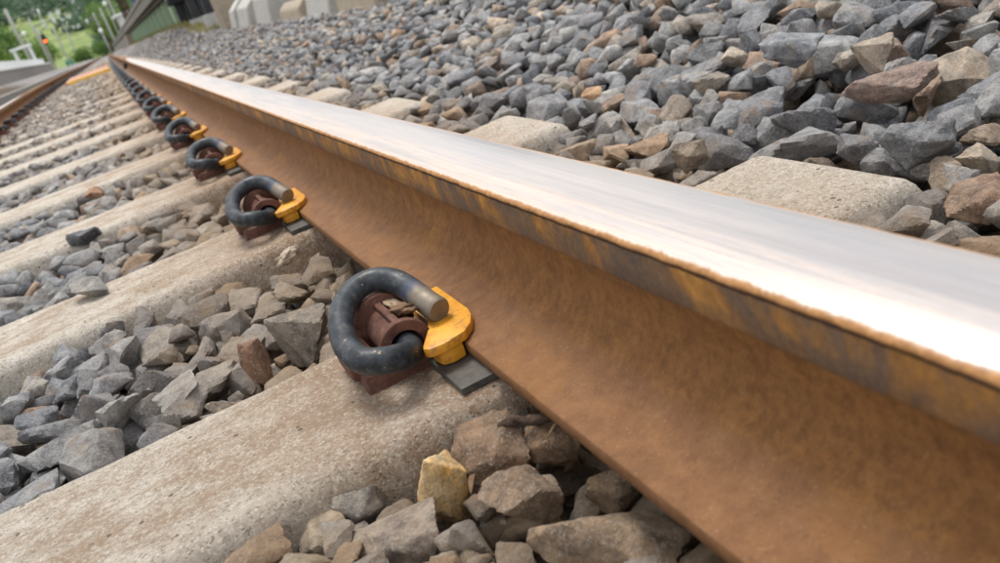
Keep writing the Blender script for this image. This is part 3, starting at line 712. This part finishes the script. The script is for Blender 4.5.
for k in range(NCL):
    me = C0 if k < 4 else (C1 if k < 14 else C2)
    o = link('rail_clip', me, None, None, B(0, k*.6, 0))
    if k > 0: o.rotation_euler = (rng.normal(0, .012), rng.normal(0, .012), rng.normal(0, .03)); o.location.x += rng.normal(0, .0006)
    if k < 10: tag(o, ('nearest and largest blue black spring clip gripping the near rail' if k == 0 else f'{ORD[k]} blue black spring clip along the near rail'), 'clip', 'spring clips along the near rail')
    else: tag(o, 'tiny distant dark clip in the unbroken row along the near rail', 'clip', 'distant spring clips along the near rail')
    if k < 14:
        o = link('insulator', INS, None, None, B(0, k*.6, 0))
        tag(o, (f'yellow orange plastic insulator under the toe of the {ORD[k]} clip' if k < 10 else 'tiny yellow insulator under a distant clip of the near rail'), 'insulator', 'yellow insulators along the near rail' if k < 10 else 'distant yellow insulators')
    if k < 8:
        o = link('rail_pad', PADM, None, None, B(0, k*.6, 0)); tag(o, f'dark grey rubber pad under the rail at the {ORD[k]} clip', 'pad', 'rubber pads under the near rail')
for k in range(8, 60):
    o = link('rail_clip', C1 if k < 26 else C2, None, None, B(XL, k*.6, 0)); o.rotation_euler = (0, 0, PI)
    tag(o, 'dark rusty spring clip in the row along the inner side of the left rail', 'clip', 'spring clips along the left rail')

# little things around the nearest clips
bm = bmesh.new(); pts = catmull([(-.094, -.134, .0075), (-.084, -.141, .0095), (-.074, -.150, .0080), (-.062, -.158, .0085)], 8)
tube(bm, pts, lambda t: .0034*(.75+.5*math.sin(t*7)**2)*(1-.5*abs(t-.5)), 9)
for v in bm.verts: v.co += Vector((noise.noise(v.co*400), noise.noise(v.co*400+Vector((5, 0, 0))), noise.noise(v.co*300)))*.0012
o = link('twig', bm_mesh('twig', bm, True), M_WOOD); tag(o, 'short dark weathered twig lying on the tan block beside the rail foot', 'twig')
def chip(name, loc, sx, sy, sz, seed, m_, lab, cat):
    bm = bmesh.new(); bmesh.ops.create_icosphere(bm, subdivisions=4, radius=1)
    for v in bm.verts:
        k = 1+.5*noise.noise(v.co*1.6+Vector((seed, 0, 0)))+.28*noise.noise(v.co*5+Vector((seed, 2, 0)))
        v.co = Vector((v.co.x*sx*k, v.co.y*sy*k, v.co.z*sz*k))
    o = link(name, bm_mesh(name, bm, True), m_, None, loc); o.rotation_euler = (.2, .1, seed); return tag(o, lab, cat)
chip('leaf_scrap', (-.0965, .012, .0500), .0125, .0085, .0042, 2.0, M_LEAF, 'crumbled dry brown leaf scrap lying on the shoulder inside the nearest clip', 'leaf')
chip('wood_chip', (-.0955, .034, .0470), .0045, .012, .0035, .5, M_LEAF2, 'small pale wood chip behind the leaf scrap inside the nearest clip', 'wood chip')
chip('plaster_crumb', (-.1185, .452, .0060), .008, .016, .007, 5.0, M_SCRAP, 'crumpled pale crumb on the ballast beside the pad of the second nearest clip', 'crumb')
def leaf(bm, loc, L, W, yaw, curl):
    R_ = Matrix.Rotation(yaw, 4, 'Z'); R_.translation = loc; vs_ = []
    for i in range(9):
        t_ = i/8; w_ = W*math.sin(PI*min(1, t_*1.02))**.8; z = curl*math.sin(t_*3)*L
        for s in (-1, 0, 1): vs_.append(bm.verts.new(R_ @ Vector(((t_-.5)*L, s*w_, z+abs(s)*w_*.5))))
    for i in range(8):
        for s in (0, 1): bm.faces.new((vs_[i*3+s], vs_[i*3+s+1], vs_[i*3+s+4], vs_[i*3+s+3]))
for j, (x, y, z, L, W, yaw, lab) in enumerate([(-.128, -.165, -.002, .020, .0018, 1.0, 'curled dry leaf between the yellow stone and the brown faceted stone'), (-.122, -.172, -.008, .018, .0020, 2.3, 'dry brown leaf scrap in the gap below the yellow stone'), (-.066, -.168, .006, .024, .0012, .2, 'thin dark dry stalk beside the rail foot below the twig')]):
    bm = bmesh.new(); leaf(bm, Vector((x, y, z)), L, W, yaw, .22)
    o = link('dry_leaf', bm_mesh('dry_leaf', bm, True), M_LEAF); tag(o, lab, 'leaf')
    s_ = o.modifiers.new('s', 'SOLIDIFY'); s_.thickness = .0006

# ------------------------------------------------------------------ mid distance: crossing board, trough, platforms
t_ = empty('crossing_board', B(-.46, 12.7, 0), 0)
link('board', box_mesh('board', -.30, .28, 0, 2.6, .01, .045, bev=.006), M_REDB, t_)
link('edge_strip', box_mesh('edge_strip', -.26, .29, -.10, -.002, .005, .050, bev=.006), M_YELB, t_)
tag(t_, 'faded red board with a bright yellow edge lying between the rails in the distance', 'board')
def strip(name, x0, x1, z0, z1, ya, yb, mat_, parent=None, n=None, bev=0):
    ys = ysteps(ya, yb, 1.0, .04); ys[-1] = yb; V = []; F = []
    for y in ys: V += [B(x0, y, z0), B(x1, y, z0), B(x1, y, z1), B(x0, y, z1)]
    for j in range(len(ys)-1):
        for i in range(4): F.append((j*4+i, j*4+(i+1) % 4, (j+1)*4+(i+1) % 4, (j+1)*4+i))
    F += [(3, 2, 1, 0), tuple((len(ys)-1)*4+q for q in range(4))]
    bm = bmesh.new(); tm = mesh('t', V, F); bm.from_mesh(tm); bpy.data.meshes.remove(tm)
    return link(name, bm_mesh(name, bm), mat_, parent)
# cable trough on the left
tr = empty('cable_trough', (0, 0, 0)); strip('trough_body', -2.28, -1.92, -.08, .10, 6, 60, M_CONC_G, tr)
for i in range(40):
    o = link('trough_lid', box_mesh('trough_lid', -.17, .17, -.48, .48, .101, .13, bev=.006) if i == 0 else lid, M_CONC_G, tr, B(-2.10, 6.5+i, 0)); lid = o.data
tag(tr, 'grey concrete cable trough with lids beyond the left rail', 'trough')
# left platform
pl = empty('platform', (0, 0, 0))
strip('platform_wall', -4.4, -3.52, -.3, .81, 8, 66, M_CONC_G, pl); strip('platform_coping', -4.4, -3.46, .812, .89, 8, 66, M_WHITE, pl); strip('platform_surface', -8, -4.402, -.3, .875, 8, 66, M_CONC_G, pl)
tag(pl, 'low grey platform with white coping beyond the left rail', 'platform')
fe = empty('platform_fence', (0, 0, 0))
for i in range(28):
    y = 10+i*2.0; o = link('fence_panel', box_mesh('fence_panel', -.03, .03, -.985, .985, .0, .31, bev=.01) if i == 0 else fp, M_WHITE, fe, B(-3.75, y, .90)); fp = o.data
tag(fe, 'low white panel fence along the left platform', 'fence')
def pole(y, x, zt_, r, lab, arm=0, name='overhead_line_pole', m_=None):
    o = empty(name, (x, y, -.4-g(y)))
    bm = bmesh.new(); tube(bm, [(0, 0, 0), (0, 0, zt_*.5), (0, 0, zt_)], lambda t: r*(1-.3*t), 12); link('pole_shaft', bm_mesh('pole_shaft', bm), m_ or M_POLE, o)
    if arm:
        bm = bmesh.new(); tube(bm, [(0, 0, zt_*.86), (arm, 0, zt_*.88)], .05, 6); tube(bm, [(0, 0, zt_*.72), (arm*.9, 0, zt_*.87)], .035, 6); link('bracket_arm', bm_mesh('bracket_arm', bm), M_WIRE, o)
        bm = bmesh.new(); tube(bm, [(arm, 0, zt_*.88), (arm, 0, zt_*.80)], .09, 8); link('insulator_stack', bm_mesh('insulator_stack', bm), M_WHITE, o)
    return tag(o, lab, 'pole')
pole(100, -6.0, 7.3, .20, 'thick grey concrete pole leaning in view at the upper left', 2.6)
pole(102, -4.55, 6.0, .13, 'slim grey pole just left of the red signal', 2.0)
pole(150, -4.2, 6.6, .14, 'slim pole in the meadow right of the red signal', 2.6)
pole(190, -3.4, 8, .15, 'far slim pole in front of the hill, middle of the background', 2)
pole(120, 1.3, 5.4, .14, 'grey pole beside the line where the rails vanish', -2.0)
pole(95, 1.7, 4.6, .11, 'slim pole in front of the bright trees by the platform end', -1.5)
pole(34, -3.95, 3.0, .085, 'white post standing on the left platform at the image edge', 0, 'platform_post', M_WHITE)
# shelter frame on the platform
sh = empty('platform_shelter', (-4.6, 64, .88-g(64)))
for sx, sy in ((0, 0), (.9, 0), (0, 1.6), (.9, 1.6)): link('shelter_post', box_mesh('shelter_post', sx-.05, sx+.05, sy-.05, sy+.05, 0, 1.25), M_WHITE, sh)
link('shelter_roof', box_mesh('shelter_roof', -.15, 1.05, -.2, 1.8, 1.252, 1.38, bev=.02), M_WHITE, sh)
tag(sh, 'small white open shelter behind the left platform fence', 'shelter')
# signal
sg = empty('railway_signal', (-4.02, 100, -.4-g(100)))
bm = bmesh.new(); tube(bm, [(-.2, .2, 0), (-.2, .2, 5)], .07, 8); link('mast', bm_mesh('mast', bm), M_POLE, sg)
link('signal_head', box_mesh('signal_head', -.19, .19, -.08, .1, 3.3, 4.2, bev=.05), M_DARK, sg)
bm = bmesh.new(); bmesh.ops.create_uvsphere(bm, u_segments=16, v_segments=8, radius=.12)
for v in bm.verts: v.co.y *= .4
o = link('red_lamp', bm_mesh('red_lamp', bm, True), emit('signal_red', (1, .07, .015), 7), sg, (0, -.10, 3.55))
bm = bmesh.new(); tube(bm, [(0, -.1, 3.8), (0, -.42, 3.8)], .2, 12, False); link('lamp_hood', bm_mesh('lamp_hood', bm), M_DARK, sg)
tag(sg, 'railway signal showing a red light at the left beyond the platform', 'signal')
# lamps glowing pale among the trees
for j, (x, y, z, lab) in enumerate([(-5.35, 98, 3.6, 'pale round lamp between the thick pole and the red signal'), (1.0, 100, 1.75, 'pale round lamp in front of the bright trees by the rails end'), (2.42, 100, 3.95, 'pale lamp at the top beside the platform canopy')]):
    o = empty('street_lamp', (x, y, -.4-g(y)))
    bm = bmesh.new(); tube(bm, [(0, 0, 0), (0, 0, z+.4+g(y))], .05, 8); link('lamp_post', bm_mesh('lamp_post', bm), M_POLE, o)
    bm = bmesh.new(); bmesh.ops.create_uvsphere(bm, u_segments=14, v_segments=8, radius=.22); link('lamp_globe', bm_mesh('lamp_globe', bm, True), M_WHITE, o, (0, 0, z+.4+g(y)))
    tag(o, lab, 'lamp')
# equipment cabinet
o = link('equipment_cabinet', box_mesh('equipment_cabinet', -.55, .55, -.3, .3, 0, 1.1, bev=.04), M_TEAL, None, (-4.5, 160, -.4-g(160)+.6)); tag(o, 'small teal cabinet in the grass beyond the platform', 'cabinet')
# right platform: deck on columns, green siding, pale blocks
dk = empty('platform', (0, 0, 0))
strip('deck_slab', .90, 5.0, .98, 1.06, 11.6, 125, M_DECK, dk); strip('edge_beam', .93, 1.00, .80, .978, 11.6, 125, M_DECK, dk); strip('deck_soffit', 1.002, 5.0, .72, .978, 11.6, 125, M_DECK_U, dk)
strip('platform_end_wall', 1.0, 4.8, -.1, .719, 45.5, 125, M_CONC_G, dk)
link('concrete_pier', box_mesh('concrete_pier', -.07, .30, -.9, .9, 0, .66, bev=.02), M_CONC_T, dk, B(.93, 43.6, .05))
tag(dk, 'raised platform with a long grey edge beam beyond the rail at the top left', 'platform')
sidg = empty('green_fence', (0, 0, 0))
i = 0; y = 16.3
while y < 43:
    o = link('siding_panel', box_mesh('siding_panel', -.02, .02, -.90, .90, 0, .50, bev=.004) if i == 0 else spn, M_GREEN, sidg, B(1.11, y, .22)); spn = o.data
    o = link('siding_post', box_mesh('siding_post', -.025, .03, -.055, .055, 0, .52, bev=.006) if i == 0 else spp, M_GREEN_L, sidg, B(1.085, y-.955, .21)); spp = o.data
    y += 1.91; i += 1
link('end_post', box_mesh('end_post', -.07, .05, -.16, .16, -.02, .60, bev=.01), M_GREEN_L, sidg, B(1.08, 15.1, .19))
tag(sidg, 'green painted siding of upright panels under the platform edge', 'fence')
for j, (y, lab) in enumerate([(13.9, 'dark capped post under the platform right beside the green siding'), (11.9, 'second dark capped post from the green siding'), (10.3, 'third dark capped post from the green siding'), (9.0, 'dark capped post beside the tan pier')]):
    o = empty('platform_post', B(1.04, y, .10))
    link('foot_block', box_mesh('foot_block', -.11, .08, -.07, .07, -.05, .17, bev=.012, taper=.012), M_CONC_P, o)
    link('column', box_mesh('column', -.05, .05, -.05, .05, .171, .44, bev=.006), M_DARK, o); link('brace', box_mesh('brace', .08, .13, -.06, .06, .171, .43, bev=.006), M_DARK, o)
    bm = bmesh.new(); box(bm, -.13, .2, -.13, .13, .441, .54, .02); box(bm, -.10, .2, -.15, .15, .541, .64, .02); box(bm, -.13, .2, -.18, .18, .641, .76, .02); link('cap_block', bm_mesh('cap_block', bm), M_DARK, o)
    tag(o, lab, 'post', 'dark posts under the platform')
link_y = 8.35
o = link('concrete_pier', box_mesh('concrete_pier', -.10, .22, -.16, .16, -.06, .42, bev=.012), M_CONC_T, None, B(1.02, 8.75, .08)); tag(o, 'tan concrete pier left of the white blocks beyond the rail', 'pier')
BL = [(7.95, .16, .26, .20, M_CONC_P, 'white concrete block standing next to the tan pier'), (7.35, .20, .26, .22, M_CONC_P, 'narrow pale concrete block second from the tan pier'), (6.35, .34, .30, .22, M_CONC_P, 'largest white concrete block at the top beside the ballast'),
      (5.35, .34, .14, .10, M_CONC_T, 'low tan slab between two pale concrete blocks at the top'), (4.55, .36, .20, .17, M_CONC_P, 'pale sloped concrete block at the top edge'), (3.75, .34, .15, .12, M_CONC_T, 'long low tan kerb stone at the top edge')]
for (y, hl, h_, hw_, m_, lab) in BL:
    bm = bmesh.new(); pr = [(-hw_, 0), (hw_, 0), (hw_, h_), (-hw_*.35, h_), (-hw_*.8, h_*.72)]
    a = [bm.verts.new((x, -hl, z)) for x, z in pr]; b = [bm.verts.new((x, hl, z)) for x, z in pr]; fs = [bm.faces.new(a[::-1]), bm.faces.new(b)]
    for i in range(5): fs.append(bm.faces.new((a[i], a[(i+1) % 5], b[(i+1) % 5], b[i])))
    bmesh.ops.bevel(bm, geom=list({e for f in fs for e in f.edges}), offset=.014, segments=3, profile=.5, affect='EDGES')
    o = link('concrete_block', bm_mesh('concrete_block', bm), m_, None, B(.90+hw_, y, .045)); o.rotation_euler = (rng.normal(0, .02), rng.normal(0, .02), rng.normal(0, .03)); tag(o, lab, 'concrete block')
gk = strip('retaining_kerb', 1.36, 1.50, -.1, .46, 3.0, 8.4, M_CONC_G); tag(gk, 'grey concrete wall behind the pale blocks at the top', 'wall')
# dry grass tufts along the foot of the siding: uncountable
V, F, Rn = [], [], []
for _ in range(5200):
    y = 10+rng.random()**1.2*29; x = rng.normal(.98, .05); z = surf(.9, y)-.03; h_ = rng.uniform(.04, .12); a = rng.uniform(0, 2*PI); q = .006
    p0 = np.array(B(x, y, z)); l = rng.normal(0, .03, 2); n = len(V)
    V += [p0+[q*math.cos(a), q*math.sin(a), 0], p0-[q*math.cos(a), q*math.sin(a), 0], p0+[l[0], l[1], h_]]; F.append((n, n+1, n+2)); Rn += [rng.random()]*3
me = mesh('dry_grass', V, F); at_ = me.attributes.new('rnd', 'FLOAT', 'POINT'); at_.data.foreach_set('value', np.array(Rn, dtype=np.float32))
tag(link('dry_grass', me, M_LF_DRY), 'dry yellow green grass along the foot of the green siding', 'grass', kind='stuff')
# station canopy bits standing on the far platform
cb = empty('platform_cabin', (2.05, 62, .99-g(62)))
link('cabin_wall', box_mesh('cabin_wall', -.2, 1.2, 0, 3, 0, 1.05, bev=.02), M_WHITE, cb); link('cabin_post', box_mesh('cabin_post', -.42, -.3, -.1, 0, -.0, 2.3), M_POLE, cb); link('cabin_roof', box_mesh('cabin_roof', -.5, 1.5, -.3, 3.3, 1.052, 1.2, bev=.02), M_WHITE, cb)
tag(cb, 'white cabin with a grey post on the far end of the right platform', 'cabin')
cp = empty('station_canopy', (1.75, 44, 1.06-g(44)))
for y in (0, 3.5, 7): link('canopy_column', box_mesh('canopy_column', -.06, .06, y-.06, y+.06, 0, 3.0), M_BROWN, cp)
link('canopy_roof', box_mesh('canopy_roof', -.6, 2.6, -1, 8, 3.002, 3.15, bev=.02), M_BROWN, cp); link('canopy_bench', box_mesh('canopy_bench', .3, .9, -.4, 2.5, 0, .9, bev=.02), simple('blue_paint', (.03, .04, .18), (.05, .07, .26), 2, .5), cp)
tag(cp, 'brown steel canopy columns above the right platform edge', 'canopy')

# ------------------------------------------------------------------ trees, houses, wood
def leaf_cloud(blobs, n, size):
    bl = np.array(blobs, dtype=float); wts = bl[:, 3]**2; b = bl[rng.choice(len(bl), n, p=wts/wts.sum())]
    def unit(a): return a/np.linalg.norm(a, axis=1)[:, None]
    d = unit(rng.normal(0, 1, (n, 3))); c = b[:, :3]+d*(b[:, 3]*rng.uniform(.55, 1.08, n))[:, None]*[1, 1, .85]
    u = unit(rng.normal(0, 1, (n, 3))); v = unit(np.cross(u, rng.normal(0, 1, (n, 3)))); s = (size*rng.uniform(.6, 1.4, n)*b[:, 3]/b[:, 3].max())[:, None]
    V = np.stack([c-u*s, c+v*s*.55, c+u*s, c-v*s*.55], 1).reshape(-1, 3)
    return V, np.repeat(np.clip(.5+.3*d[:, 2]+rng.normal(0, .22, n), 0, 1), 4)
def cloud_mesh(name, V, Rn):
    n = len(V)//4; me = bpy.data.meshes.new(name); me.vertices.add(len(V)); me.vertices.foreach_set('co', V.ravel()); me.loops.add(len(V)); me.loops.foreach_set('vertex_index', np.arange(len(V), dtype=np.int32))
    me.polygons.add(n); me.polygons.foreach_set('loop_start', np.arange(0, len(V), 4, dtype=np.int32)); me.update(calc_edges=True)
    a = me.attributes.new('rnd', 'FLOAT', 'POINT'); a.data.foreach_set('value', Rn.astype(np.float32)); return me
def tree(x, y, h_, r, m_, lab, zb=None, group=None, n=1500):
    z0 = hill_z(x, y) if zb is None else zb-g(y); o = empty('tree', (x+g(y), y, z0))
    bm = bmesh.new(); tube(bm, [(0, 0, 0), (.1*r, 0, h_*.3), (0, .1*r, h_*.75)], lambda t: .09*r*(1-.75*t), 8)
    bl = []
    for i in range(9):
        a = i*2.4+x; q = r*rng.uniform(.35, .75); zz = h_*rng.uniform(.38, .85); bl.append((q*math.cos(a), q*math.sin(a), zz, r*rng.uniform(.32, .55)))
        tube(bm, [(0, 0, zz*.55), (q*.5*math.cos(a), q*.5*math.sin(a), zz*.8), (q*math.cos(a), q*math.sin(a), zz)], lambda t: .035*r*(1-.7*t), 5)
    bl.append((0, 0, h_*.85, r*.5)); bl.append((0, 0, h_*.6, r*.75))
    link('trunk', bm_mesh('trunk', bm), M_BARK, o); V, Rn = leaf_cloud(bl, n, r*.1); link('crown', cloud_mesh('crown', V, Rn), m_, o)
    return tag(o, lab, 'tree', group)
tree(-8.6, 90, 4.6, 1.9, M_LF_BRIGHT, 'bright yellow green tree at the left edge behind the white post')
tree(-5.9, 112, 4.4, 1.7, M_LF_BRIGHT, 'bright green tree between the thick pole and the red signal')
tree(-9.9, 118, 7.6, 2.5, M_LF_MID, 'darker green tree at the far top left corner')
tree(-7.8, 128, 6.0, 2.2, M_LF_BRIGHT, 'yellow green tree behind the thick pole')
tree(2.2, 118, 6.6, 2.0, M_LF_BRIGHT, 'tall bright green tree left of the platform cabin')
tree(.9, 150, 8.5, 2.4, M_LF_BRIGHT, 'tall bright tree above where the rails vanish')
tree(4.2, 125, 6.5, 2.4, M_LF_MID, 'green tree behind the platform cabin')
tree(-.3, 172, 3.0, 1.9, M_LF_MID, 'round green bush at the end of the track')
tree(-3.6, 175, 3.0, 2.2, M_LF_MID, 'low round bush in the meadow right of the signal')
for j, (x, y, h_, r) in enumerate([(2.6, 22, 2.2, 1.0), (2.9, 16.5, 1.9, 1.0), (3.2, 12.5, 2.0, 1.0)]):
    tree(x, y, .64 if 0 else h_*.3, r*.55, M_LF_BRIGHT, ['green bush seen under the platform beside the green siding', 'green bush seen between the dark posts under the platform', 'green bush under the platform near the tan pier'][j], zb=-.05, n=700)
# the wood on the hill: one mass
bl = []
while len(bl) < 5200:
    x = rng.uniform(-420, 420); y = rng.uniform(560, 2100)
    if noise.noise(Vector((x*.012, y*.006, 4))) < -.18+.5*(y < 800): continue
    r = rng.uniform(4, 8.5); bl.append((x, y, hill_z(x, y)+r*.6, r))
V, Rn = leaf_cloud(bl, 190000, 2.6)
tag(link('hillside_wood', cloud_mesh('hillside_wood', V, Rn), M_LF_DARK), 'green wooded hillside filling the background', 'wood', kind='stuff')
for j, (px, D, lab) in enumerate([((57, 10), 300, 'white house on the hillside right of the signal'), ((50, 13), 290, 'pale house just left of a similar one on the hill'), ((77, 9), 320, 'white house highest on the hill near the dark trees'), ((62, 17), 280, 'white low house lower on the hillside'), ((68, 15), 285, 'white house in the middle of the hillside'), ((33, 9), 310, 'pale house at the left of the hillside'), ((42, 20), 270, 'small white house left on the lower hillside'), ((73, 1), 350, 'pale house at the top edge of the hill')]):
    v = np.array(fwd)+np.array(right)*(px[0]-500)/921.2-np.array(up)*(px[1]-281.5)/921.2
    lo = 300.
    while lo < 1900:
        q = np.array(cpos)+v*lo/v[1]
        if q[2] < hill_z(q[0], lo)+6: break
        lo += 6
    q = np.array(cpos)+v*(lo-8)/v[1]; s = (.6+.3*rng.random())*min(1.6, lo/900)*1.1
    o = empty('house', (q[0], q[1]-2, q[2]-1.0*s), rng.uniform(-.3, .3))
    link('wall', box_mesh('wall', -2.0*s, 2.0*s, -1.6*s, 1.6*s, -12, 1.7*s), M_WHITE, o)
    bm = bmesh.new(); a = [bm.verts.new(c_) for c_ in ((-2.3*s, -1.9*s, 1.702*s), (2.3*s, -1.9*s, 1.702*s), (2.3*s, 1.9*s, 1.702*s), (-2.3*s, 1.9*s, 1.702*s), (-2.3*s, 0, 2.9*s), (2.3*s, 0, 2.9*s))]
    for f in ((0, 1, 5, 4), (2, 3, 4, 5), (0, 4, 3), (1, 2, 5), (3, 2, 1, 0)): bm.faces.new([a[i] for i in f])
    link('roof', bm_mesh('roof', bm), M_ROOF, o)
    for wx in (-1.1, 1.1): link('window', box_mesh('window', wx*s-.4*s, wx*s+.4*s, -1.64*s, -1.6*s, .3, 1.1*s), M_WIN, o)
    tag(o, lab, 'house', 'houses on the hillside')
# overhead wires between the poles
for j, (x, zz, lab) in enumerate([(-3.2, 5.2, 'upper overhead wire crossing in front of the hill at the left'), (-3.0, 4.3, 'lower overhead wire in front of the hill at the left'), (-.4, 5.5, 'overhead wire above the near track')]):
    bm = bmesh.new(); P = []
    for a, b in ((40, 100), (100, 150), (150, 200)):
        for i in range(8): tt = i/8; y = a+(b-a)*tt; P.append((x+g(y), y, zz-g(y)-1.6*tt*(1-tt)))
    tube(bm, P, .022, 5); tag(link('overhead_wire', bm_mesh('overhead_wire', bm), M_WIRE), lab, 'wire')
